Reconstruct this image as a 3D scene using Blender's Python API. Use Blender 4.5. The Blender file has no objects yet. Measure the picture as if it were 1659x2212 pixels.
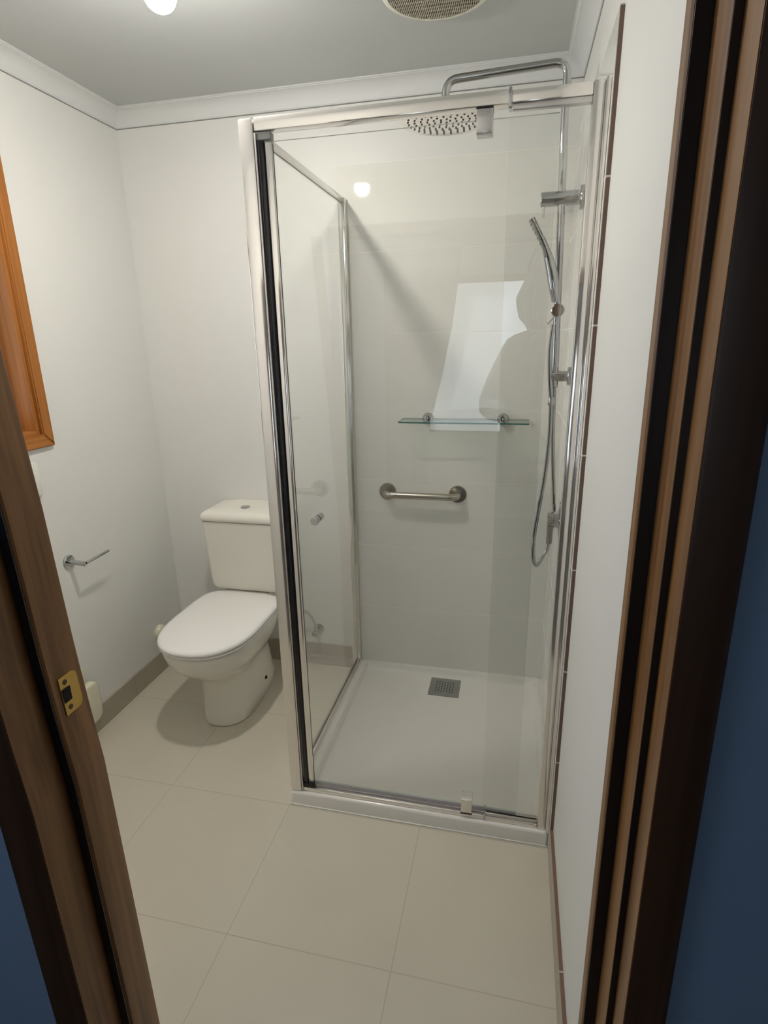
import bpy, bmesh, math, random
from mathutils import Vector, Matrix
random.seed(4)
PI = math.pi
S = bpy.context.scene
COL = S.collection

# ------------------------------------------------------------ camera
CAM = Vector((-.1633, -2.3062, 1.5206)); YAW, PITCH, ROLL, F = -.2287, -.2963, -.0188, 1223.1
f_ = Vector((math.sin(YAW)*math.cos(PITCH), math.cos(YAW)*math.cos(PITCH), math.sin(PITCH)))
r_ = Vector((math.cos(YAW), -math.sin(YAW), 0)); u_ = r_.cross(f_)
r2 = r_*math.cos(ROLL)+u_*math.sin(ROLL); u2 = u_*math.cos(ROLL)-r_*math.sin(ROLL)
cam = bpy.data.objects.new('camera', bpy.data.cameras.new('camera')); COL.objects.link(cam)
cam.matrix_world = Matrix(((r2.x, u2.x, -f_.x, CAM.x), (r2.y, u2.y, -f_.y, CAM.y), (r2.z, u2.z, -f_.z, CAM.z), (0, 0, 0, 1)))
cam.data.sensor_fit = 'HORIZONTAL'; cam.data.sensor_width = 36; cam.data.lens = F*36/1659; cam.data.clip_start = .02
S.camera = cam
# ------------------------------------------------------------ light
S.view_settings.view_transform = 'Standard'; S.view_settings.look = 'None'
S.cycles.blur_glossy = .05
S.view_settings.gamma = 1; S.view_settings.use_curve_mapping = False
S.view_settings.exposure = 0.78
LAMP_STRENGTH = 300.0; LAMP_COLOR = (1, .945, .85)
SKY_SOUTH, SKY_WEST = 1.3, 1.8; SKY_COLOR = (.84, .91, 1.0)   # dull sky behind the hall window, bright sky beyond the side window
w = bpy.data.worlds.new('world'); S.world = w; w.use_nodes = True
bg = w.node_tree.nodes['Background']; bg.inputs[0].default_value = (*SKY_COLOR, 1)
_n = w.node_tree; _tc = _n.nodes.new('ShaderNodeTexCoord'); _sp = _n.nodes.new('ShaderNodeSeparateXYZ'); _mr = _n.nodes.new('ShaderNodeMapRange')
_n.links.new(_tc.outputs['Generated'], _sp.inputs[0]); _n.links.new(_sp.outputs['X'], _mr.inputs['Value'])
for _k, _v in (('From Min', -.35), ('From Max', -.75), ('To Min', SKY_SOUTH), ('To Max', SKY_WEST)): _mr.inputs[_k].default_value = _v
_n.links.new(_mr.outputs[0], bg.inputs[1])

# ------------------------------------------------------------ helpers
def tag(o, label=None, cat=None, group=None, kind=None):
    if label: o['label'] = label
    if cat: o['category'] = cat
    if group: o['group'] = group
    if kind: o['kind'] = kind
    return o
def thing(name, loc, label, cat, group=None):
    o = bpy.data.objects.new(name, None); COL.objects.link(o); o.location = loc; o.empty_display_size = .05
    return tag(o, label, cat, group)
def frame_empty(name, loc=(0, 0, 0)):
    o = bpy.data.objects.new(name, None); COL.objects.link(o); o.location = loc; o['kind'] = 'structure'
    return o
def wloc(p):
    v = Vector((0, 0, 0))
    while p is not None: v += p.location; p = p.parent
    return v
def obj(name, bm, mats, parent=None, sharp=25, smooth=True):
    """bm is in world coordinates; it is moved into the parent's frame"""
    bmesh.ops.recalc_face_normals(bm, faces=bm.faces)
    off = wloc(parent)
    for v in bm.verts: v.co -= off
    me = bpy.data.meshes.new(name); bm.to_mesh(me); bm.free()
    if not isinstance(mats, (list, tuple)): mats = [mats]
    for m in mats: me.materials.append(m)
    if smooth:
        me.shade_smooth(); me.set_sharp_from_angle(angle=math.radians(sharp))
    o = bpy.data.objects.new(name, me); COL.objects.link(o)
    if parent is not None: o.parent = parent
    return o
def struct(name, bm, mats, parent=None, **k):
    o = obj(name, bm, mats, parent, **k)
    if parent is None: o['kind'] = 'structure'
    return o
def NB(): return bmesh.new()
def box(bm, x0, x1, y0, y1, z0, z1, bev=0, seg=2, mi=0):
    r = bmesh.ops.create_cube(bm, size=1)
    vs = r['verts']
    for v in vs:
        v.co = Vector(((x0+x1)/2+v.co.x*(x1-x0), (y0+y1)/2+v.co.y*(y1-y0), (z0+z1)/2+v.co.z*(z1-z0)))
    fs = list({f for v in vs for f in v.link_faces})
    for f in fs: f.material_index = mi
    if bev:
        es = list({e for v in vs for e in v.link_edges})
        bmesh.ops.bevel(bm, geom=es, offset=bev, segments=seg, profile=.5, affect='EDGES')
    return bm
def loft(bm, rings, cap0=True, cap1=True, closed=True, mi=0):
    vr = [[bm.verts.new(p) for p in r] for r in rings]
    n = len(vr[0])
    for a, b in zip(vr, vr[1:]):
        for i in range(n if closed else n-1):
            j = (i+1) % n
            bm.faces.new((a[i], a[j], b[j], b[i])).material_index = mi
    if cap0: bm.faces.new(vr[0][::-1]).material_index = mi
    if cap1: bm.faces.new(vr[-1]).material_index = mi
    return bm
def tube(bm, pts, rad, n=16, rx=None, caps=True, mi=0):
    """round tube through points; rad may be a list; rx squashes the section"""
    pts = [Vector(p) for p in pts]
    if not isinstance(rad, (list, tuple)): rad = [rad]*len(pts)
    rings = []; up = None
    for i, p in enumerate(pts):
        t = (pts[min(i+1, len(pts)-1)]-pts[max(i-1, 0)]).normalized()
        if up is None:
            a = Vector((0, 1, 0)) if abs(t.y) < .9 else Vector((1, 0, 0))
            up = (a-t*a.dot(t)).normalized()
        else: up = (up-t*up.dot(t)).normalized()
        s = t.cross(up)
        k = rx[i] if rx else 1
        rings.append([p+up*math.cos(2*PI*j/n)*rad[i]+s*math.sin(2*PI*j/n)*rad[i]*k for j in range(n)])
    return loft(bm, rings, caps, caps, mi=mi)
def lathe(bm, base, axis, prof, n=32, mi=0):
    """prof: (distance along axis, radius)"""
    base = Vector(base); axis = Vector(axis).normalized()
    a = Vector((0, 0, 1)) if abs(axis.z) < .9 else Vector((1, 0, 0))
    u = (a-axis*a.dot(axis)).normalized(); s = axis.cross(u)
    rings = [[base+axis*d+u*math.cos(2*PI*j/n)*max(r, 1e-4)+s*math.sin(2*PI*j/n)*max(r, 1e-4) for j in range(n)] for d, r in prof]
    return loft(bm, rings, mi=mi)
def smooth_path(pts, sub=8):
    """Catmull-Rom through points"""
    P = [Vector(p) for p in pts]; P = [P[0]*2-P[1]]+P+[P[-1]*2-P[-2]]
    out = []
    for i in range(1, len(P)-2):
        for k in range(sub):
            t = k/sub; a, b, c, d = P[i-1:i+3]
            out.append(.5*((2*b)+(c-a)*t+(2*a-5*b+4*c-d)*t*t+(3*b-a-3*c+d)*t**3))
    out.append(P[-2]); return out
def fillet(pts, r, n=8):
    P = [Vector(p) for p in pts]; out = [P[0]]
    for i in range(1, len(P)-1):
        a = (P[i-1]-P[i]).normalized(); b = (P[i+1]-P[i]).normalized()
        s, e = P[i]+a*r, P[i]+b*r
        for k in range(n+1):
            t = k/n; out.append(s*(1-t)**2+P[i]*2*t*(1-t)+e*t*t)
    out.append(P[-1]); return out

# ------------------------------------------------------------ materials
def lin(c):
    return tuple(((v/255)/12.92 if v/255 <= .04045 else ((v/255+.055)/1.055)**2.4) for v in c)
def base_mat(name):
    m = bpy.data.materials.new(name); m.use_nodes = True
    nt = m.node_tree; return m, nt, nt.nodes['Principled BSDF']
def N(nt, t, **k):
    n = nt.nodes.new(t)
    for a, v in k.items(): setattr(n, a, v)
    return n
def math_(nt, op, a, b=None, c=None):
    n = N(nt, 'ShaderNodeMath', operation=op)
    for i, v in enumerate((a, b, c)):
        if v is None: continue
        if isinstance(v, (int, float)): n.inputs[i].default_value = v
        else: nt.links.new(v, n.inputs[i])
    return n.outputs[0]
def plain(name, col, rough=.5, metal=0, var=.04, scale=8, bump=0, bscale=200, coat=0, spec=.5):
    m, nt, p = base_mat(name)
    tc = N(nt, 'ShaderNodeTexCoord'); nz = N(nt, 'ShaderNodeTexNoise'); nz.inputs['Scale'].default_value = scale
    nz.inputs['Detail'].default_value = 4
    nt.links.new(tc.outputs['Object'], nz.inputs['Vector'])
    mx = N(nt, 'ShaderNodeMix', data_type='RGBA')
    c = lin(col)
    mx.inputs['A'].default_value = (*[v*(1-var) for v in c], 1); mx.inputs['B'].default_value = (*[min(1, v*(1+var)) for v in c], 1)
    nt.links.new(nz.outputs['Fac'], mx.inputs['Factor']); nt.links.new(mx.outputs['Result'], p.inputs['Base Color'])
    p.inputs['Roughness'].default_value = rough; p.inputs['Metallic'].default_value = metal
    p.inputs['Coat Weight'].default_value = coat; p.inputs['Specular IOR Level'].default_value = spec
    if bump:
        n2 = N(nt, 'ShaderNodeTexNoise'); n2.inputs['Scale'].default_value = bscale
        nt.links.new(tc.outputs['Object'], n2.inputs['Vector'])
        b = N(nt, 'ShaderNodeBump'); b.inputs['Strength'].default_value = bump; b.inputs['Distance'].default_value = .001
        nt.links.new(n2.outputs['Fac'], b.inputs['Height']); nt.links.new(b.outputs['Normal'], p.inputs['Normal'])
    return m
def tiled(name, col, grout, rough, axes, gw=.0022, var=.03, scale=3, depth=.0008, wave=0):
    """axes: list of (axis index, offset, pitch)"""
    m, nt, p = base_mat(name)
    geo = N(nt, 'ShaderNodeNewGeometry'); sep = N(nt, 'ShaderNodeSeparateXYZ'); nt.links.new(geo.outputs['Position'], sep.inputs[0])
    mask = None
    for ax, off, pitch in axes:
        a = math_(nt, 'SUBTRACT', sep.outputs[ax], off-100*pitch)
        a = math_(nt, 'DIVIDE', a, pitch); a = math_(nt, 'FRACT', a)
        a = math_(nt, 'SUBTRACT', a, .5); a = math_(nt, 'ABSOLUTE', a)
        a = math_(nt, 'GREATER_THAN', a, .5-gw/2/pitch)
        mask = a if mask is None else math_(nt, 'MAXIMUM', mask, a)
    nz = N(nt, 'ShaderNodeTexNoise'); nz.inputs['Scale'].default_value = scale; nz.inputs['Detail'].default_value = 6
    nt.links.new(geo.outputs['Position'], nz.inputs['Vector'])
    c = lin(col)
    mx = N(nt, 'ShaderNodeMix', data_type='RGBA')
    mx.inputs['A'].default_value = (*[v*(1-var) for v in c], 1); mx.inputs['B'].default_value = (*[v*(1+var) for v in c], 1)
    nt.links.new(nz.outputs['Fac'], mx.inputs['Factor'])
    mg = N(nt, 'ShaderNodeMix', data_type='RGBA'); mg.inputs['B'].default_value = (*lin(grout), 1)
    nt.links.new(mask, mg.inputs['Factor']); nt.links.new(mx.outputs['Result'], mg.inputs['A'])
    nt.links.new(mg.outputs['Result'], p.inputs['Base Color'])
    ro = math_(nt, 'MULTIPLY_ADD', mask, .5, rough); nt.links.new(ro, p.inputs['Roughness'])
    h = math_(nt, 'MULTIPLY', mask, -1)
    if wave:
        n3 = N(nt, 'ShaderNodeTexNoise'); n3.inputs['Scale'].default_value = 6; nt.links.new(geo.outputs['Position'], n3.inputs['Vector'])
        h = math_(nt, 'MULTIPLY_ADD', n3.outputs['Fac'], wave, h)
    b = N(nt, 'ShaderNodeBump'); b.inputs['Distance'].default_value = depth; b.inputs['Strength'].default_value = 1
    nt.links.new(h, b.inputs['Height']); nt.links.new(b.outputs['Normal'], p.inputs['Normal'])
    return m
def wood(name, c0, c1, rough=.4, axis=2, scale=60, spec=.5):
    m, nt, p = base_mat(name)
    geo = N(nt, 'ShaderNodeNewGeometry'); mp = N(nt, 'ShaderNodeMapping')
    sc = [scale]*3; sc[axis] = scale*.03; mp.inputs['Scale'].default_value = sc
    nt.links.new(geo.outputs['Position'], mp.inputs['Vector'])
    nz = N(nt, 'ShaderNodeTexNoise'); nz.inputs['Scale'].default_value = 1; nz.inputs['Detail'].default_value = 5
    nt.links.new(mp.outputs[0], nz.inputs['Vector'])
    cr = N(nt, 'ShaderNodeValToRGB'); cr.color_ramp.elements[0].position = .32; cr.color_ramp.elements[1].position = .72
    cr.color_ramp.elements[0].color = (*lin(c0), 1); cr.color_ramp.elements[1].color = (*lin(c1), 1)
    nt.links.new(nz.outputs['Fac'], cr.inputs[0]); nt.links.new(cr.outputs[0], p.inputs['Base Color'])
    p.inputs['Roughness'].default_value = rough; p.inputs['Specular IOR Level'].default_value = spec
    return m
def glass(name, tint, refl=1.0):
    m = bpy.data.materials.new(name); m.use_nodes = True; nt = m.node_tree
    nt.nodes.remove(nt.nodes['Principled BSDF'])
    lw = N(nt, 'ShaderNodeLayerWeight'); lw.inputs['Blend'].default_value = .5
    f5 = math_(nt, 'POWER', lw.outputs['Facing'], 5.0)
    fac = math_(nt, 'MULTIPLY_ADD', f5, .96*refl, .04*refl)
    tr = N(nt, 'ShaderNodeBsdfTransparent'); tr.inputs[0].default_value = (*tint, 1)
    gl = N(nt, 'ShaderNodeBsdfGlossy'); gl.inputs['Roughness'].default_value = 0; gl.inputs['Color'].default_value = (1, 1, 1, 1)
    mx = N(nt, 'ShaderNodeMixShader')
    nt.links.new(fac, mx.inputs[0]); nt.links.new(tr.outputs[0], mx.inputs[1]); nt.links.new(gl.outputs[0], mx.inputs[2])
    nt.links.new(mx.outputs[0], nt.nodes['Material Output'].inputs[0]); return m
def emit(name, col, st):
    m = bpy.data.materials.new(name); m.use_nodes = True; nt = m.node_tree
    nt.nodes.remove(nt.nodes['Principled BSDF'])
    e = N(nt, 'ShaderNodeEmission'); e.inputs[0].default_value = (*col, 1); e.inputs[1].default_value = st
    nt.links.new(e.outputs[0], nt.nodes['Material Output'].inputs[0]); return m

ZT0 = .0417                      # first horizontal tile joint
M_plaster = plain('painted plaster', (228, 228, 225), .45, var=.012, bump=.25, bscale=120)
M_ceiling = plain('ceiling paint', (194, 197, 196), .8, var=.012, bump=.15)
M_cornice = plain('cornice paint', (220, 222, 222), .6, var=.01)
M_tile_b = tiled('gloss wall tile back', (234, 233, 227), (246, 244, 238), .035, [(2, ZT0, .3)], wave=.12, depth=.0006)
M_tile_r = tiled('gloss wall tile right', (234, 233, 228), (246, 244, 238), .035, [(2, ZT0, .3), (1, -.281, .6)], wave=.12, depth=.0006)
M_tile_edge = tiled('tile biscuit edge', (120, 98, 86), (225, 222, 214), .7, [(2, ZT0, .3)], gw=.004)
M_skirt_edge = tiled('skirting tile edge', (122, 94, 80), (190, 186, 174), .7, [(1, -1.29, .45)], gw=.004)
M_floor = tiled('porcelain floor tile', (204, 197, 181), (188, 181, 166), .33, [(0, -.85, .45), (1, -1.31, .45)], gw=.0028, var=.07, scale=3.2)
M_skirt = tiled('porcelain skirting', (168, 160, 144), (146, 138, 124), .35, [(0, -.85, .45), (1, -1.31, .45)], gw=.0025, var=.05)
M_tray = plain('white acrylic tray', (238, 235, 229), .16, var=.01)
M_ceramic = plain('white vitreous china', (230, 227, 217), .05, var=.01)
M_lid = plain('white seat plastic', (240, 238, 235), .05, var=.005)
M_chrome = plain('chrome', (188, 189, 190), .05, metal=1, var=.0)
M_alu = plain('bright silver aluminium', (236, 232, 228), .12, metal=.85, var=.01)
M_alu_dull = plain('satin aluminium', (200, 197, 196), .28, metal=1, var=.01)
M_steel = plain('brushed stainless steel', (192, 186, 174), .22, metal=1, var=.05, scale=40)
M_seal = plain('clear grey seal', (176, 172, 178), .3, var=.02)
M_black = plain('black rubber', (18, 18, 24), .3, var=.05)  # also colours the strips that stand in for shade in the door rebates
M_drain = plain('grey drain grate', (150, 151, 150), .35, metal=.6, var=.03)
M_dark = plain('dark void', (20, 18, 16), .8)
M_glass = glass('clear shower glass', (.991, .995, .991))
M_glass_d = glass('clear shower door glass', (.990, .995, .990))
M_glassedge = plain('green glass edge', (198, 210, 202), .1, var=.02)
M_shelf = glass('shelf glass', (.93, .97, .95))
M_shelfedge = plain('teal glass edge', (70, 118, 108), .1, var=.05)
M_wglass = glass('window glass', (.95, .96, .96))
M_jamb = wood('dark stained jamb', (104, 68, 34), (150, 106, 60), .4)
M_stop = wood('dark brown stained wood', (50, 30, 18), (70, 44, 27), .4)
M_pine = wood('golden oak stain', (152, 94, 40), (184, 122, 62), .5, spec=.25)
M_pine_h = wood('golden oak stain flat', (152, 94, 40), (184, 122, 62), .5, axis=1, spec=.25)
M_brass = plain('brass plate', (206, 172, 96), .3, metal=.85, var=.04)
M_screw = plain('screw steel', (96, 84, 66), .4, metal=1)
M_blue = plain('blue hall paint', (122, 149, 184), .55, var=.02, bump=.2)
M_hallceil = plain('hall ceiling', (200, 200, 198), .8)
M_hall = plain('pale hall paint', (190, 190, 186), .6, var=.02)
M_carpet = plain('hall carpet', (96, 88, 80), .95, var=.15, scale=300)
M_shadow_line = plain('grey shadow line', (140, 140, 138), .8)  # colour of the painted shadow line under the cornices
M_cream = plain('cream plastic', (226, 222, 200), .3, var=.02)
M_whiteplastic = plain('white plastic', (232, 230, 224), .3, var=.01)
M_fan = plain('fan white plastic', (222, 222, 206), .4, var=.01)
M_fanslat = plain('fan slat plastic', (196, 188, 172), .5, var=.02)
M_curtain = plain('sheer curtain', (235, 238, 242), .9, var=.03)

# ============================================================ SETTING
RW = 1.774; HC = 2.398; PY = .012; PX = .010      # left wall X=-RW, back plaster Y=PY, right plaster X=PX
FY = -1.600; HY = -1.722                            # bathroom face and hall face of the door wall
HX0, HX1, HYB = -2.6, 1.5, -4.2
struct('floor', box(NB(), -RW-.15, PX+.15, FY-.07, PY+.15, -.1, 0), M_floor)
struct('floor_hall', box(NB(), HX0-.1, HX1+.1, HYB-.1, FY-.0701, -.1, -.001), M_carpet)
struct('ceiling', box(NB(), -RW-.15, PX+.15, FY-.0, PY+.15, HC, HC+.1), M_ceiling)
struct('ceiling_hall', box(NB(), HX0-.1, HX1+.1, HYB-.1, HY+.002, 2.45, 2.55), M_hallceil)
struct('wall_back', box(NB(), -RW-.15, PX+.15, PY, PY+.15, 0, HC), M_plaster)
struct('wall_right', box(NB(), PX, PX+.15, FY, PY, 0, HC), M_plaster)
# left wall with window opening
WY0, WY1, WZ0, WZ1 = -1.42, -.655, 1.225, 2.08
bm = NB()
box(bm, -RW-.15, -RW, FY, WY0, 0, HC); box(bm, -RW-.15, -RW, WY1, PY, 0, HC)
box(bm, -RW-.15, -RW, WY0, WY1, 0, WZ0); box(bm, -RW-.15, -RW, WY0, WY1, WZ1, HC)
struct('wall_left', bm, M_plaster)
# door wall: bathroom skin (white) and hall skin (blue)
OX0, OX1, OZ = -.895, .03, 1.93
def doorwall(y0, y1, x0, x1, top, xo1):
    bm = NB(); box(bm, x0, OX0, y0, y1, 0, top)
    if x1 > xo1: box(bm, xo1, x1, y0, y1, 0, top)
    box(bm, OX0, xo1, y0, y1, OZ, top); return bm
struct('wall_front', doorwall(FY-.03, FY, -RW-.15, PX, HC, PX), M_plaster)
struct('wall_hall', doorwall(HY, FY-.03, HX0, HX1, 2.45, OX1), M_blue)
bm = NB(); wy0, wy1, wz0, wz1 = -3.7, -2.5, .9, 2.05
box(bm, HX0-.1, HX0, HYB, wy0, 0, 2.45); box(bm, HX0-.1, HX0, wy1, HY, 0, 2.45); box(bm, HX0-.1, HX0, wy0, wy1, 0, wz0); box(bm, HX0-.1, HX0, wy0, wy1, wz1, 2.45)
struct('wall_hall_left', bm, M_hall)
fill_win = frame_empty('fill_window', (HX0, -3.1, 1.5)); bm = NB()  # added unseen window, lets sky light onto the blue wall and jambs
for a, b, c, d in ((wy0, wy0+.05, wz0, wz1), (wy1-.05, wy1, wz0, wz1), (wy0+.05, wy1-.05, wz0, wz0+.05), (wy0+.05, wy1-.05, wz1-.05, wz1)):
    box(bm, HX0-.08, HX0-.03, a, b, c, d, .003)
obj('window_frame', bm, M_pine, fill_win)  # frame of the added unseen window
obj('pane', box(NB(), HX0-.06, HX0-.055, wy0+.05, wy1-.05, wz0+.05, wz1-.05), M_wglass, fill_win, smooth=False)  # pane of the added unseen window
struct('wall_hall_right', box(NB(), HX1, HX1+.1, HYB, HY, 0, 2.45), M_hall)
bm = NB(); hx0, hx1, hz0, hz1 = -.93, -.05, .70, 1.99
box(bm, HX0, hx0, HYB-.1, HYB, 0, 2.45); box(bm, hx1, HX1, HYB-.1, HYB, 0, 2.45)
box(bm, hx0, hx1, HYB-.1, HYB, 0, hz0); box(bm, hx0, hx1, HYB-.1, HYB, hz1, 2.45)
struct('wall_hall_back', bm, M_hall)

# shower tiling on the back and right walls
tb = struct('wall_tiling_back', box(NB(), -.868, 0, 0, PY, 0, 2.142), M_tile_b)
tr_ = struct('wall_tiling_right', box(NB(), 0, PX, -.880, 0, 0, 2.142), M_tile_r)
obj('tile_edge', box(NB(), .0012, PX, -.8814, -.880, 0, 2.142), M_tile_edge, tr_)['label'] = 'brown unglazed tile edge with white joints'
# skirting tiles
struct('baseboard_left', box(NB(), -RW, -RW+.010, FY, PY, 0, .1), M_skirt)
struct('baseboard_back', box(NB(), -RW+.010, -.868, 0, PY, 0, .112), M_skirt)
bm = NB(); box(bm, 0, PX, FY, -.8815, 0, .095)
br = struct('baseboard_right', bm, M_skirt)
obj('skirting_edge', box(NB(), .0012, PX, FY, -.8815, .095, .0964), M_skirt_edge, br)['label'] = 'brown raw top edge of skirting tile'

# cornices: cove profile swept along walls
def cove(c=.06, h=.055, n=10):
    pr = [(0, 0), (.004, 0), (.004, -.002+.004)]
    for i in range(n+1):
        a = i/n*PI/2
        pr.append((.006+(c-.014)*(1-math.cos(a)), .004+(h-.010)*math.sin(a)))
    pr += [(c-.006, h-.004), (c, h-.004), (c, h), (0, h)]
    return pr
def cornice(name, p0, p1, inward, m0=0, m1=0):
    """mitre m0/m1: +1 shortens along the run by the projection"""
    p0, p1 = Vector(p0), Vector(p1); t = (p1-p0).normalized(); inw = Vector(inward)
    pr = cove()
    r0 = [p0+inw*d+Vector((0, 0, z))+t*d*m0 for d, z in pr]; r1 = [p1+inw*d+Vector((0, 0, z))-t*d*m1 for d, z in pr]
    o = struct(name, loft(NB(), [r0, r1]), M_cornice, sharp=28)
    c_ = [(0, -.003), (.0012, -.003), (.0012, -.0002), (0, -.0002)]  # thin grey strip painting the shadow line below the cornice
    obj('shadow_line', loft(NB(), [[p0+inw*d+Vector((0, 0, z))+t*d for d, z in c_], [p1+inw*d+Vector((0, 0, z))-t*d for d, z in c_]]), M_shadow_line, o)
    return o
ZB = HC-.055
cornice('trim_1', (-RW, PY, ZB), (PX, PY, ZB), (0, -1, 0), 1, 1)
cornice('trim_2', (-RW, FY, ZB), (-RW, PY, ZB), (1, 0, 0), 1, 1)
cornice('trim_3', (PX, FY, ZB), (PX, PY, ZB), (-1, 0, 0), 1, 1)
cornice('trim_4', (-RW, FY, ZB), (PX, FY, ZB), (0, 1, 0), 1, 1)

# ---- window in the left wall
win = frame_empty('window_1', (-RW, (WY0+WY1)/2, (WZ0+WZ1)/2))
fw = .045
def prism(bm, poly, vec, mi=0):
    a = [Vector(p) for p in poly]; b = [p+Vector(vec) for p in a]
    return loft(bm, [a, b], mi=mi)
ya, yb, za, zb = WY0-fw, WY1+fw, WZ0-fw, WZ1+fw
xo = -RW+.016
def mitred(name, poly, m):
    pts = [(-RW, y, z) for y, z in poly]; bm = prism(NB(), pts, (.016, 0, 0))
    bmesh.ops.bevel(bm, geom=[e for e in bm.edges if all(abs(v.co.x-xo) < 1e-5 for v in e.verts)], offset=.004, segments=2, affect='EDGES')
    return obj(name, bm, m, win, sharp=50)
mitred('window_frame', [(yb, za), (yb, zb), (WY1, WZ1), (WY1, WZ0)], M_pine)
mitred('window_frame', [(ya, za), (ya, zb), (WY0, WZ1), (WY0, WZ0)], M_pine)
mitred('window_frame', [(ya, za), (yb, za), (WY1, WZ0), (WY0, WZ0)], M_pine_h)
mitred('window_frame', [(ya, zb), (yb, zb), (WY1, WZ1), (WY0, WZ1)], M_pine_h)
bm = NB(); t = .012
box(bm, -RW-.13, -RW, WY1-t, WY1, WZ0, WZ1); box(bm, -RW-.13, -RW, WY0, WY0+t, WZ0, WZ1)
obj('window_reveal', bm, M_pine, win, sharp=50)
bm = NB(); box(bm, -RW-.13, -RW, WY0+t, WY1-t, WZ0, WZ0+t); box(bm, -RW-.13, -RW, WY0+t, WY1-t, WZ1-t, WZ1)
obj('window_sill', bm, M_pine_h, win, sharp=50)
bm = NB(); xs = -RW-.125
for (a, b, c, d) in ((WY0+t, WY0+t+.04, WZ0+t, WZ1-t), (WY1-t-.04, WY1-t, WZ0+t, WZ1-t)):
    box(bm, xs, xs+.03, a, b, c, d, .003)
for (a, b, c, d) in ((WY0+t+.04, WY1-t-.04, WZ0+t, WZ0+t+.04), (WY0+t+.04, WY1-t-.04, WZ1-t-.04, WZ1-t)):
    box(bm, xs, xs+.03, a, b, c, d, .003)
obj('sash', bm, M_pine, win, sharp=50)
obj('pane', box(NB(), xs+.012, xs+.016, WY0+t+.04, WY1-t-.04, WZ0+t+.04, WZ1-t-.04), M_wglass, win, smooth=False)
# ---- window in the hall behind the camera (reflected in the tiles)
win2 = frame_empty('window_2', ((hx0+hx1)/2, HYB, (hz0+hz1)/2))
bm = NB()
for a, b, c, d in ((hx0, hx0+.05, hz0, hz1), (hx1-.05, hx1, hz0, hz1), (hx0+.05, hx1-.05, hz0, hz0+.05), (hx0+.05, hx1-.05, hz1-.05, hz1)):
    box(bm, a, b, HYB-.08, HYB-.03, c, d, .003)
obj('window_frame', bm, M_pine, win2, sharp=50)
obj('pane', box(NB(), hx0+.05, hx1-.05, HYB-.06, HYB-.055, hz0+.05, hz1-.05), M_wglass, win2, smooth=False)

# ---- door frame (no leaf in view)
dr = frame_empty('door_1', (-.44, (FY+HY)/2, 0))
def lean(poly, z0, z1, k, kref):
    """vertical member, slightly out of plumb as in the photo"""
    f = lambda z: [(x-k*(z-kref), y, z) for x, y in poly]
    return loft(NB(), [f(z0), f(z1)])
zt = 1.90
# left jamb: reveal, rebate, architrave; the old timber is slightly bowed, as the photo shows
BOW = [(0, .011), (.128, .009), (.81, 0), (.93, -.009), (1.05, -.016), (1.276, -.024), (1.487, -.038), (1.9, -.063), (2.1, -.07)]
def bow(z):
    for (a, xa), (b, xb) in zip(BOW, BOW[1:]):
        if z <= b: return xa+(xb-xa)*(z-a)/(b-a)
    return BOW[-1][1]
def bowed(poly, z0, z1):
    zs = [z0]+[a for a, _ in BOW if z0 < a < z1]+[z1]
    return loft(NB(), [[(x+bow(z), y, z) for x, y in poly] for z in zs])
L = [(-.852, -1.598), (-.850, -1.602), (-.850, -1.663), (-.853, -1.666), (-.872, -1.666), (-.872, -1.7355), (-.894, -1.7355), (-.894, -1.598)]
obj('jamb', bowed(L, 0, zt), M_jamb, dr, sharp=30)
LA = [(-.8735, -1.7357), (-.8735, -1.7372), (-.876, -1.7385), (-.940, -1.7385), (-.948, -1.734), (-.948, -1.7222), (-.8945, -1.7222), (-.8945, -1.7357)]
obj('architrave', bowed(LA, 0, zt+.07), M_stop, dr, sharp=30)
Rk = .008
R_ = [(-.022, -1.600), (-.022, -1.622), (-.020, -1.625), (-.003, -1.625), (-.003, -1.686), (.0054, -1.686), (.0054, -1.7355), (.029, -1.7355), (.029, -1.632), (.0095, -1.632), (.0095, -1.600)]
obj('jamb', lean(R_, 0, zt, Rk, 1.75), M_jamb, dr, sharp=30)
REBATE_SHADE = [(-.0195, -1.6255), (-.0035, -1.6255), (-.0035, -1.6275), (-.0195, -1.6275)]  # black strips put over the rebate faces to darken them like shade
sl_ = obj('rebate_shade', lean(REBATE_SHADE, .004, zt-.004, Rk, 1.75), M_black, dr); sl_['label'] = 'black strip standing in for shade on the right rebate'
obj('rebate_shade', lean([(-.0027, -1.6863), (.0051, -1.6863), (.0051, -1.6878), (-.0027, -1.6878)], .004, zt-.004, Rk, 1.75), M_black, dr)
obj('rebate_shade', bowed([(-.871, -1.6665), (-.8535, -1.6665), (-.8535, -1.669), (-.871, -1.669)], .004, zt-.004), M_black, dr)
RA = [(.0062, -1.7357), (.0062, -1.7370), (.009, -1.7380), (.050, -1.7380), (.056, -1.734), (.056, -1.7222), (.0295, -1.7222), (.0295, -1.7357)]
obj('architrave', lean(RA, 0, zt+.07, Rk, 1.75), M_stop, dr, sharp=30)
obj('head_jamb', box(NB(), -.894, .029, HY, FY-.0305, zt, OZ), M_jamb, dr)
obj('head_architrave', box(NB(), -.975, .05, HY-.018, HY-.0005, zt+.071, zt+.13), M_stop, dr)
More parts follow.
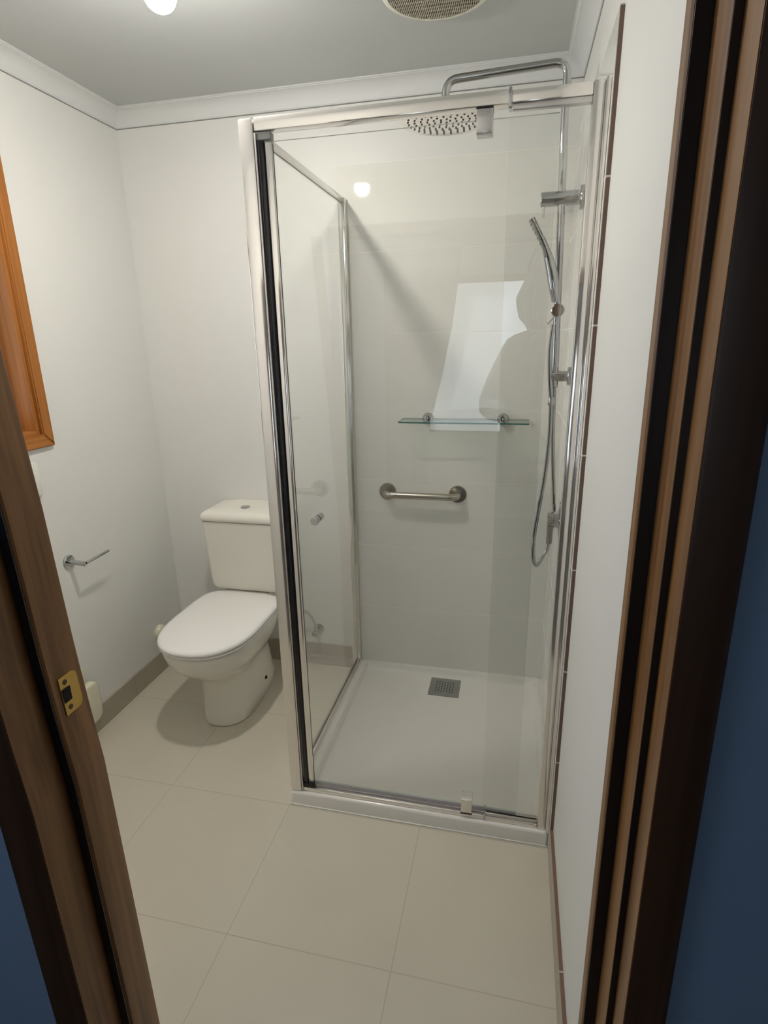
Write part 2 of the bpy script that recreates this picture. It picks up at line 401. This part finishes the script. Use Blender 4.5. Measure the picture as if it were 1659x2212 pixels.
# strike plate on the left jamb
def sx(z): return -.850+bow(z)
z0, z1, y0, y1 = .936, 1.004, -1.650, -1.6125
def strike():
    bm = NB(); c = .012; pts = [(y0, z0)]
    for k in range(7):
        a = -PI/2+PI/2*k/6; pts.append((y1-c+c*math.cos(a), z0+c+c*math.sin(a)))
    for k in range(7):
        a = PI/2*k/6; pts.append((y1-c+c*math.cos(a), z1-c+c*math.sin(a)))
    pts.append((y0, z1))
    a0 = [Vector((sx(z)+.0002, y, z)) for y, z in pts]; a1 = [p+Vector((.0018, 0, 0)) for p in a0]
    loft(bm, [a0, a1]); return bm
sp = obj('strike_plate', strike(), M_brass, dr, sharp=30); sp['label'] = 'brass strike plate let into the left jamb'
zc = (z0+z1)/2
obj('latch_hole', box(NB(), sx(zc)+.0021, sx(zc)+.0029, y0+.001, y0+.018, zc-.012, zc+.013, .0003), M_dark, sp)
for zz in (z0+.011, z1-.011):
    obj('screw', lathe(NB(), (sx(zz)+.0015, y0+.011, zz), (1, 0, 0), [(0, .0046), (.001, .0046), (.0014, .0035), (.0012, .001)], 20), M_screw, sp)

# ============================================================ SHOWER TRAY
TY = -.852; TX = -.850
tray = thing('shower_tray', (-.425, -.426, 0), 'white low acrylic shower tray in the back right corner', 'shower base')
bm = NB()
def rrect(x0, x1, y0, y1, r, z, n=6):
    out = []
    for cx, cy, a0 in ((x1-r, y1-r, 0), (x0+r, y1-r, PI/2), (x0+r, y0+r, PI), (x1-r, y0+r, 3*PI/2)):
        for k in range(n+1):
            a = a0+PI/2*k/n; out.append(Vector((cx+r*math.cos(a), cy+r*math.sin(a), z)))
    return out
e = 1e-4
rings = [rrect(TX, -e, TY, -e, .012, 0), rrect(TX, -e, TY, -e, .012, .044), rrect(TX+.002, -e, TY+.002, -e, .012, .049),
         rrect(TX+.006, -e, TY+.006, -e, .012, .0525), rrect(TX+.012, -e, TY+.012, -e, .012, .0535),
         rrect(TX+.052, -.014, TY+.052, -.014, .02, .0535), rrect(TX+.056, -.020, TY+.056, -.020, .02, .0515),
         rrect(TX+.066, -.032, TY+.066, -.032, .03, .029), rrect(TX+.072, -.038, TY+.072, -.038, .03, .0265),
         rrect(TX+.30, -.26, TY+.45, -.20, .04, .0245)]
loft(bm, rings)
obj('basin', bm, M_tray, tray, sharp=40)
obj('silicone_bead', box(NB(), TX, -.001, TY-.0045, TY-.0002, 0, .005, .0015), M_whiteplastic, tray)
gr = obj('drain_grate', box(NB(), -.478, -.343, -.180, -.048, .0240, .0290, .002), M_drain, tray); gr['label'] = 'grey square grate with small holes'
bm = NB()
for i in range(7):
    for j in range(7):
        lathe(bm, (-.4105+(i-3)*.0122, -.114+(j-3)*.0122, .0289), (0, 0, 1), [(0, .0032), (.0003, .0032)], 10)
obj('holes', bm, M_dark, gr)

# ============================================================ SHOWER SCREEN
SY = -.830; SX = -.835; HT = 2.033; SB = .0537
scr = thing('shower_screen', (-.42, -.42, SB), 'framed clear glass shower screen on the white tray, silver frame', 'shower screen')
def extr(name, x0, x1, y0, y1, z0, z1, m=None, bev=.0025, par=scr):
    return obj(name, box(NB(), x0, x1, y0, y1, z0, z1, bev), m or M_alu, par)
extr('corner_post', -.848, -.808, -.848, -.812, SB, HT, bev=.006)
extr('seal', -.808, -.803, -.846, -.82, SB, 2.0, M_alu_dull, .0008)
# header, two telescoping lengths
extr('header', -.8065, -.2045, -.846, -.815, 2.004, HT)
hd2 = extr('header', -.2045, -.034, -.843, -.818, 2.006, HT-.002)
obj('header_collar', box(NB(), -.2085, -.2015, -.8485, -.812, 1.998, HT+.002, .001), M_chrome, scr)
obj('header_lip', box(NB(), -.200, -.034, -.840, -.822, 1.994, 2.0055, .001), M_alu_dull, scr)
# wall jamb on the right
extr('wall_channel', -.034, -.010, -.8445, -.814, SB, HT-.001)
obj('wall_channel_return', box(NB(), -.010, -.0005, -.856, -.812, SB, HT-.0, .0015), M_alu, scr)
# sill
obj('sill', box(NB(), -.8075, -.0345, -.842, -.812, SB, .068, .003), M_alu, scr)
obj('sill_collar', box(NB(), -.199, -.193, -.8445, -.810, SB, .082, .001), M_chrome, scr)
obj('sill_lip', box(NB(), -.193, -.035, -.838, -.816, .0682, .079, .001), M_alu_dull, scr)
# fixed pane beside the wall
def pane(name, x0, x1, y0, y1, z0, z1, m, par, edge=M_glassedge, thin='y'):
    bm = box(NB(), x0, x1, y0, y1, z0, z1)
    bm.normal_update()
    for f in bm.faces:
        n = f.normal; k = {'x': abs(n.x), 'y': abs(n.y), 'z': abs(n.z)}[thin]
        f.material_index = 0 if k > .9 else 1
    return obj(name, bm, [m, edge], par, smooth=False)
pane('fixed_pane', -.2035, -.0215, -.8345, -.8285, .079, 1.995, M_glass, scr)
# side panel
pane('side_pane', -.8385, -.8325, -.812, -.028, .072, 2.012, M_glass, scr, thin='x')
extr('side_rail', -.844, -.826, -.812, -.026, 2.012, HT-.002)
extr('side_sill', -.845, -.825, -.812, -.026, SB, .072)
extr('wall_post', -.852, -.822, -.026, -.0003, SB, HT-.002)
# door, a part with sub-parts
door = frame = obj('door', box(NB(), -.8015, -.788, -.838, -.818, .060, 1.985, .004), M_black, scr); door['label'] = 'pivoting glass door with dark gasket'
obj('door_stile', box(NB(), -.7875, -.769, -.8345, -.8175, .066, 1.984, .004), M_alu, door)
obj('stile_cap', box(NB(), -.8035, -.768, -.840, -.816, 1.986, 2.003, .002), M_drain, door)
obj('stile_foot', box(NB(), -.8035, -.768, -.840, -.816, .0685, .0845, .002), M_black, door)
pane('door_pane', -.769, -.099, -.8265, -.8205, .088, 1.985, M_glass_d, door)
obj('bottom_seal', box(NB(), -.767, -.100, -.8272, -.8198, .072, .0875, .001), M_seal, door)
obj('pivot_block', box(NB(), -.277, -.241, -.845, -.806, 1.953, 2.002, .002), M_alu_dull, door)
obj('pivot_cap', box(NB(), -.2775, -.2405, -.8458, -.8052, 2.0022, 2.0037), M_black, door, smooth=False)
obj('pivot_block', box(NB(), -.271, -.236, -.8455, -.806, .0725, .122, .002), M_alu, door)
obj('pivot_foot', box(NB(), -.2715, -.2355, -.846, -.8055, .0683, .0724), M_black, door, smooth=False)
bm = NB()
kp = [(0, .0095), (.002, .0112), (.0115, .0112), (.0125, .0102), (.0135, .0112), (.024, .0112), (.0255, .010)]
lathe(bm, (-.707, -.8267, 1.025), (0, -1, 0), kp, 28)
lathe(bm, (-.707, -.8203, 1.025), (0, 1, 0), kp, 28)
obj('door_knob', bm, M_chrome, door)

# ============================================================ SHOWER RAIL with rain head
RY = -.48
rail = thing('shower_rail', (-.05, RY, 1.4), 'tall chrome shower column with overhead arm and round rain head', 'shower')
top = (-.071, RY, 2.207)
pts = fillet([(-.050, RY, 1.372), (-.071, RY, 2.08), top, (-.392, RY, 2.196), (-.392, RY, 2.118)], .036, 10)
obj('riser', tube(NB(), pts, .0108, 20), M_chrome, rail)
bm = NB(); lathe(bm, (-.392, RY, 2.100), (0, 0, 1), [(0, .123), (.001, .126), (.004, .126), (.006, .122), (.0062, .02), (.012, .016), (.022, .014)], 64)
hd = obj('rain_head', bm, M_alu, rail); hd['label'] = 'flat round head with dark nozzles'
bm = NB()
for rr, nn in ((.014, 5), (.032, 10), (.05, 16), (.068, 21), (.086, 26), (.104, 32)):
    for k in range(nn):
        a = 2*PI*k/nn+rr*9
        lathe(bm, (-.392+rr*math.cos(a), RY+rr*math.sin(a), 2.1002), (0, 0, -1), [(0, .0030), (.0022, .0024)], 8)
nz = obj('nozzles', bm, M_drain, hd); nz.data.materials[0] = plain('grey nozzle rubber', (78, 78, 80), .5)
bm = NB(); lathe(bm, (-.0002, RY, 1.885), (-1, 0, 0), [(0, .031), (.014, .031), (.016, .0295), (.0162, .019), (.119, .019), (.121, .0175)], 32)
b1 = obj('wall_bracket', bm, M_chrome, rail); b1['label'] = 'thick chrome diverter bracket with pin lever'
obj('diverter_lever', tube(NB(), [(-.112, RY, 1.868), (-.112, RY, 1.840)], .0032, 10), M_chrome, b1)
bm = NB(); lathe(bm, (-.0002, RY, 1.404), (-1, 0, 0), [(0, .028), (.013, .028), (.015, .0265), (.0152, .0158), (.067, .0158), (.068, .0145)], 32)
obj('wall_bracket', bm, M_chrome, rail)
bm = NB(); lathe(bm, (-.0565, RY-.034, 1.591), (0, 1, 0), [(0, .0165), (.002, .019), (.026, .019), (.027, .0165), (.046, .0165), (.048, .015)], 32)
sl = obj('slider', bm, M_chrome, rail); sl['label'] = 'round chrome height slider'
obj('slider_pin', tube(NB(), [(-.062, RY-.02, 1.577), (-.0785, RY-.02, 1.557), (-.0815, RY-.02, 1.5535)], [.0024, .0024, .0036], 10), M_chrome, sl)

hand = thing('hand_shower', (-.07, RY, 1.60), 'slim chrome hand shower leaning on the rail slider', 'hand shower')
hp = smooth_path([(-.0655, RY-.026, 1.613), (-.072, RY-.026, 1.655), (-.083, RY-.026, 1.705), (-.101, RY-.026, 1.757), (-.124, RY-.026, 1.800), (-.143, RY-.026, 1.833)], 6)
n_ = len(hp); rad = []; rx = []
for i in range(n_):
    t = i/(n_-1)
    w_ = .0125+.003*math.sin(min(1, t/.5)*PI) if t < .5 else .0125+.011*min(1, (t-.5)/.25)
    if t > .93: w_ *= .8
    rad.append(w_); th = .0098+.0055*math.sin(min(1, t/.6)*PI)
    rx.append(th/w_)
obj('handle', tube(NB(), hp, rad, 20, rx), M_chrome, hand)
bm = NB()
for i in range(int(n_*.66), n_-2, 2):
    p = hp[i]; tn = (hp[i+1]-hp[i-1]).normalized(); nrm = Vector((-tn.z, 0, tn.x))
    nrm = nrm if nrm.x < 0 else -nrm
    for q in (-.010, 0, .010):
        c = p+Vector((0, q, 0))+nrm*.0075
        lathe(bm, c, nrm, [(0, .0022), (.0022, .0018)], 8)
sf = obj('spray_nozzles', bm, nz.data.materials[0], hand)

hs = thing('shower_hose', (-.06, RY, 1.3), 'thin chrome hose hanging in a long loop under the shower rail', 'hose')
bm = NB()
hose = smooth_path([(-.0668, RY-.026, 1.552), (-.071, RY-.027, 1.48), (-.0665, RY-.026, 1.404), (-.0585, RY-.022, 1.33), (-.056, RY-.02, 1.225), (-.061, RY-.02, 1.11), (-.072, RY-.02, 1.0), (-.081, RY-.02, .919),
                    (-.0825, RY-.018, .845), (-.0775, RY-.016, .806), (-.067, RY-.014, .794), (-.052, RY+.010, .812), (-.038, RY+.025, .835), (-.030, RY+.035, .862)], 8)
lower = smooth_path([(-.030, RY+.035, .862), (-.0245, RY+.040, .91), (-.0225, RY+.040, .965), (-.033, RY+.03, 1.10), (-.045, RY+.012, 1.25), (-.050, RY, 1.371)], 8)
tube(bm, hose, .0062, 12); 
obj('hose', bm, M_chrome, hs)
obj('hose', tube(NB(), lower, .0066, 12), M_chrome, hs)
obj('hose_nut', lathe(NB(), (-.0582, RY-.0215, 1.345), (0, 0, -1), [(0, .0072), (.012, .0095), (.022, .0095), (.025, .0075)], 20), M_chrome, hs)

mix = thing('shower_mixer', (0, RY, .95), 'chrome shower mixer tap with lever pointing down, low on the right tiled wall', 'tap')
obj('wall_plate', lathe(NB(), (-.0002, RY-.012, .955), (-1, 0, 0), [(0, .058), (.006, .058), (.009, .054), (.010, .03)], 40), M_chrome, mix)
obj('body', lathe(NB(), (-.009, RY-.012, .955), (-1, 0, 0), [(0, .027), (.016, .027), (.017, .0235), (.034, .0235), (.036, .021)], 32), M_chrome, mix)
bm = NB(); loft(bm, [[Vector((-.0345+a*.009, RY-.012+b*.011*s, z)) for a, b in ((-1, -1), (1, -1), (1, 1), (-1, 1))] for z, s in ((.940, 1), (.905, .85), (.872, .72))])
bmesh.ops.bevel(bm, geom=bm.edges[:], offset=.002, segments=2, affect='EDGES')
obj('lever', bm, M_chrome, mix)

# ============================================================ SHELF and GRAB BAR
sh = thing('glass_shelf', (-.36, -.06, 1.206), 'clear glass corner-cut shelf with two chrome knobs on the back tiles', 'shelf')
bm = NB()
rr_ = rrect(-.610, -.108, -.122, -.006, .006, 1.2035); rr2 = [p+Vector((0, 0, .006)) for p in rr_]
loft(bm, [rr_, rr2]); bm.normal_update()
for f in bm.faces: f.material_index = 0 if abs(f.normal.z) > .9 else 1
obj('shelf_glass', bm, [M_shelf, M_shelfedge], sh, smooth=False)
for x in (-.507, -.207):
    bm = NB(); lathe(bm, (x, -.0003, 1.210), (0, -1, 0), [(0, .022), (.004, .0225), (.012, .0225), (.018, .019), (.030, .017), (.034, .013), (.036, .006)], 28)
    obj('shelf_knob', bm, M_chrome, sh)
gb = thing('grab_bar', (-.53, 0, .893), 'short brushed steel grab bar with round flanges on the back tiles', 'grab bar')
pts = fillet([(-.681, -.003, .893), (-.681, -.062, .893), (-.380, -.062, .893), (-.380, -.003, .893)], .035, 10)
obj('bar', tube(NB(), pts, .0145, 24), M_steel, gb)
for x in (-.681, -.380):
    obj('flange', lathe(NB(), (x, -.0003, .893), (0, -1, 0), [(0, .0375), (.005, .0375), (.009, .035), (.010, .0152)], 40), M_steel, gb)

# ============================================================ TOILET
TC = -1.300
toi = thing('toilet', (TC, -.3, 0), 'white close-coupled toilet with closed lid left of the shower screen', 'toilet')
def dring(hw, yf, yb, yc, z, nf=2.25, nb=4.5, n=48, cx=TC):
    out = []
    for i in range(n):
        a = 2*PI*i/n; c, s = math.cos(a), math.sin(a)
        front = s < 0; ex = nf if front else nb
        x = hw*math.copysign(abs(c)**(2/ex), c); y = math.copysign(abs(s)**(2/ex), s)
        out.append(Vector((cx+x, yc+(y*(yc-yf) if front else y*(yb-yc)), z)))
    return out
bm = NB()
secs = [(.098, -.522, -.10, -.40, 0), (.104, -.532, -.10, -.40, .004), (.103, -.530, -.105, -.40, .05), (.099, -.524, -.12, -.40, .12), (.099, -.524, -.135, -.40, .18), (.103, -.534, -.15, -.40, .212),
        (.116, -.562, -.17, -.41, .24), (.136, -.604, -.18, -.42, .268), (.155, -.642, -.18, -.43, .298), (.170, -.670, -.18, -.44, .328), (.180, -.687, -.175, -.45, .358),
        (.184, -.694, -.165, -.46, .385), (.184, -.695, -.15, -.46, .400), (.181, -.691, -.15, -.46, .407), (.172, -.68, -.155, -.46, .409)]
loft(bm, [dring(a, b, c, d, z) for a, b, c, d, z in secs])
obj('bowl', bm, M_ceramic, toi, sharp=60)
bm = NB(); loft(bm, [dring(a, -.30, b, -.15, z, 4, 4, 32) for a, b, z in ((.085, -.03, .30), (.10, -.022, .35), (.105, -.02, .40), (.105, -.02, .444), (.095, -.025, .446))])
obj('inlet_ledge', bm, M_ceramic, toi, sharp=60)
obj('bolt_cap', lathe(NB(), (TC+.100, -.264, .075), (1, 0, 0), [(0, .008), (.004, .008), (.007, .004)], 16), M_dark, toi)
bm = NB(); loft(bm, [dring(a, b, c, -.46, z, 2.3, 5.5) for a, b, c, z in ((.180, -.690, -.178, .4115), (.188, -.700, -.172, .413), (.190, -.703, -.170, .418), (.188, -.700, -.172, .4225))])
obj('seat', bm, M_lid, toi, sharp=60)
bm = NB(); loft(bm, [dring(a, b, c, -.46, z, 2.3, 5.5) for a, b, c, z in ((.184, -.696, -.176, .4255), (.190, -.704, -.171, .427), (.193, -.708, -.168, .433), (.191, -.705, -.170, .440), (.184, -.697, -.177, .4455), (.168, -.68, -.19, .4485), (.10, -.60, -.25, .451), (.03, -.48, -.36, .452))])
obj('lid', bm, M_lid, toi, sharp=60)
obj('hinge', box(NB(), TC-.10, TC-.06, -.176, -.155, .410, .436, .005), M_lid, toi)
obj('hinge', box(NB(), TC+.06, TC+.10, -.176, -.155, .410, .436, .005), M_lid, toi)
# cistern
bm = NB()
cs = []
for z, hw, yf, r in ((.447, .130, -.150, .03), (.450, .150, -.170, .03), (.460, .163, -.183, .03), (.476, .169, -.189, .03), (.52, .171, -.191, .028), (.66, .176, -.196, .028), (.776, .179, -.200, .028)):
    cs.append(rrect(TC-hw, TC+hw, yf, PY-.002, r, z, 6))
loft(bm, cs); obj('cistern', bm, M_ceramic, toi, sharp=50)
bm = NB()
cs = [rrect(TC-hw, TC+hw, yf, PY-.002, r, z, 6) for z, hw, yf, r in ((.779, .180, -.202, .03), (.782, .183, -.206, .03), (.795, .184, -.207, .03), (.808, .180, -.202, .03), (.817, .170, -.190, .03), (.8215, .155, -.172, .03), (.823, .10, -.12, .03))]
loft(bm, cs); obj('cistern_lid', bm, M_ceramic, toi, sharp=60)
fb = obj('flush_button', lathe(NB(), (TC, -.112, .8225), (0, 0, 1), [(0, .021), (.003, .021), (.005, .019), (.0055, .015)], 32), M_chrome, toi); fb['label'] = 'round chrome dual flush button'
# stop valve and supply hose
sv = thing('stop_valve', (-1.035, PY, .19), 'small chrome stop valve with grey hose beside the toilet, seen through the side glass', 'valve')
bm = NB(); lathe(bm, (-1.035, PY-.0003, .19), (0, -1, 0), [(0, .026), (.004, .025), (.005, .010), (.045, .010), (.046, .015), (.062, .015), (.064, .012)], 24)
obj('valve_body', bm, M_steel, sv)
obj('supply_hose', tube(NB(), smooth_path([(-1.035, -.035, .20), (-1.035, -.036, .235), (-1.06, -.04, .285), (-1.10, -.05, .315), (-1.15, -.07, .345), (-1.165, -.08, .40), (-1.165, -.08, .4465)], 8), .006, 12), M_alu_dull, sv)

# ============================================================ LEFT WALL ITEMS
th = thing('toilet_roll_holder', (-RW, -.64, .742), 'empty chrome toilet roll holder on the left wall', 'toilet roll holder')
obj('wall_rose', lathe(NB(), (-RW+.0002, -.640, .742), (1, 0, 0), [(0, .026), (.006, .026), (.009, .024), (.010, .010)], 32), M_chrome, th)
obj('arm', tube(NB(), [(-RW+.009, -.640, .742), (-1.702, -.640, .738)], .0095, 20), M_chrome, th)
obj('roll_bar', tube(NB(), [(-1.704, -.6305, .738), (-1.704, -.508, .741), (-1.704, -.505, .741)], [.0058, .0058, .0045], 16), M_chrome, th)
sw = thing('light_switch', (-RW, -.74, 1.077), 'white switch plate on the left wall beside the door jamb', 'switch')
obj('switch_plate', box(NB(), -RW+.0002, -RW+.011, -.775, -.700, 1.020, 1.137, .003), M_whiteplastic, sw)
obj('rocker', box(NB(), -RW+.0112, -RW+.014, -.745, -.730, 1.062, 1.092, .001), M_whiteplastic, sw)
cr_ = thing('wall_box', (-RW, -.72, .15), 'cream rounded plastic box fixed low on the left wall, peeping out behind the door jamb', 'wall box')
def yzslab(bm, y0, y1, z0, z1, r, x0, x1, bev):
    prof = ((0, 0), (0, x1-x0-bev), (bev*.3, x1-x0-bev*.3), (bev, x1-x0))
    rings = []
    for ins, dx in prof:
        rings.append([Vector((x0+dx, p.x, p.y)) for p in rrect(y0+ins, y1-ins, z0+ins, z1-ins, r-ins*.5, 0, 6)])
    return loft(bm, rings)
obj('box_body', yzslab(NB(), -.83, -.640, .068, .243, .035, -RW+.0103, -1.738, .010), M_cream, cr_, sharp=50)
obj('upper_cover', yzslab(NB(), -.83, -.684, .2435, .322, .020, -RW+.0003, -1.752, .007), M_cream, cr_, sharp=50)
ro = thing('wall_fitting', (-RW, -.185, .20), 'small round cream fitting on the left wall behind the toilet bowl', 'fitting')
obj('cap', lathe(NB(), (-RW+.0002, -.185, .20), (1, 0, 0), [(0, .036), (.012, .036), (.020, .032), (.024, .024)], 32), M_cream, ro)
obj('cap_rim', lathe(NB(), (-RW+.0243, -.185, .20), (1, 0, 0), [(0, .020), (.006, .019), (.007, .014)], 28), M_cream, ro)

# ============================================================ CEILING ITEMS
lp = thing('ceiling_light', (-.992, -.888, HC), 'bright bare globe bulb in a batten holder near the ceiling cornice', 'ceiling light')
obj('batten_holder', lathe(NB(), (-.992, -.888, HC-.0002), (0, 0, -1), [(0, .045), (.008, .045), (.018, .034), (.030, .024), (.060, .022), (.075, .024), (.095, .033), (.112, .0372), (.1131, .0362)], 32), M_whiteplastic, lp)
bm = NB()
prof = [(.120-.037*math.cos(a), .037*math.sin(a)) for a in [PI*(.3+.7*k/16) for k in range(17)]]
lathe(bm, (-.992, -.888, HC-.0002), (0, 0, -1), prof, 32)
mb = emit('lit bulb', LAMP_COLOR, LAMP_STRENGTH); nt = mb.node_tree          # an LED bulb gives most of its light straight ahead
ge = N(nt, 'ShaderNodeNewGeometry'); sp_ = N(nt, 'ShaderNodeSeparateXYZ'); nt.links.new(ge.outputs['Normal'], sp_.inputs[0])
q = math_(nt, 'MAXIMUM', math_(nt, 'MULTIPLY', sp_.outputs[2], -1), 0.0)
nt.links.new(math_(nt, 'MULTIPLY_ADD', q, LAMP_STRENGTH*1.75, LAMP_STRENGTH*.2), nt.nodes['Emission'].inputs[1])
blb = obj('bulb', bm, mb, lp, sharp=80)

fan = thing('exhaust_fan', (-.4145, -.513, HC), 'round white ceiling exhaust fan with slotted grille', 'exhaust fan')
bm = NB(); lathe(bm, (-.4145, -.513, HC-.0002), (0, 0, -1), [(0, .150), (.006, .150), (.013, .146), (.0165, .138), (.017, .131), (.008, .130)], 64)
obj('rim', bm, M_fan, fan)
obj('fan_void', lathe(NB(), (-.4145, -.513, HC-.0083), (0, 0, -1), [(0, .1298), (.0005, .1298)], 48), M_dark, fan)
bm = NB(); R0 = .1305; cx, cy = -.4145, -.513
k = -26
while k <= 26:
    x = k*.005; h = math.sqrt(max(0, R0**2-x*x))
    if h > .01: box(bm, cx+x-.0011, cx+x+.0011, cy-h, cy+h, HC-.0165, HC-.0100)
    k += 1
for k in range(-7, 8):
    y = k*.0175; h = math.sqrt(max(0, R0**2-y*y))
    if h > .01: box(bm, cx-h, cx+h, cy+y-.0016, cy+y+.0016, HC-.0158, HC-.0135)
obj('grille', bm, M_fanslat, fan, smooth=False)

# ============================================================ HALL CURTAINS (behind the camera, seen reflected in the tiles; the right one added to outline a person)
m_drape = plain('grey drape', (120, 116, 112), .9, var=.03)
def drape(name, label, edge_in, x_out, yoff):
    t = thing(name, ((edge_in(1.3)+x_out)/2, HYB, 1.3), label, 'curtain', 'drapes at the hall window')
    bm = NB(); rows = 60; cols = 40; front = []
    for j in range(rows+1):
        z = 2.20-(2.20-.30)*j/rows; xi = edge_in(z)
        front.append([Vector((x_out+(xi-x_out)*i/cols, HYB+yoff+.010*math.sin(i/cols*34), z)) for i in range(cols+1)])
    vs = [[bm.verts.new(p) for p in r] for r in front]
    for j in range(rows):
        for i in range(cols): bm.faces.new((vs[j][i], vs[j][i+1], vs[j+1][i+1], vs[j+1][i]))
    bmesh.ops.solidify(bm, geom=bm.faces[:], thickness=.003)
    obj('cloth', bm, m_drape, t, sharp=80); return t
def lerp_tab(tab):
    def f(z):
        if z >= tab[0][0]: return tab[0][1]
        for (a, xa), (b, xb) in zip(tab, tab[1:]):
            if z >= b: return xa+(xb-xa)*(a-z)/(a-b)
        return tab[-1][1]
    return f
drape('drape', 'grey drape at the left of the hall window as reflected in the shower tiles', lerp_tab([(2.2, -.63), (2.05, -.63), (1.6, -.69), (1.2, -.77), (.95, -.83), (.8, -.87), (.3, -.88)]), -1.25, .05)
silhouette_drape = drape('drape', 'added grey drape at the right of the hall window, shaped to stand in for the silhouette of a person', lerp_tab([(2.2, -.06), (2.05, -.12), (1.95, -.13), (1.80, -.20), (1.66, -.17), (1.57, -.09), (1.52, -.24), (1.4, -.31), (1.2, -.40), (1.02, -.46), (.92, -.45), (.86, -.38), (.84, -.28), (.3, -.27)]), .10, .055)
rod = tag(obj('curtain_rod', tube(NB(), [(-1.32, HYB+.052, 2.215), (.16, HYB+.052, 2.215)], .010, 12), M_steel), 'thin steel curtain rod above the hall window, behind the viewer', 'rod')
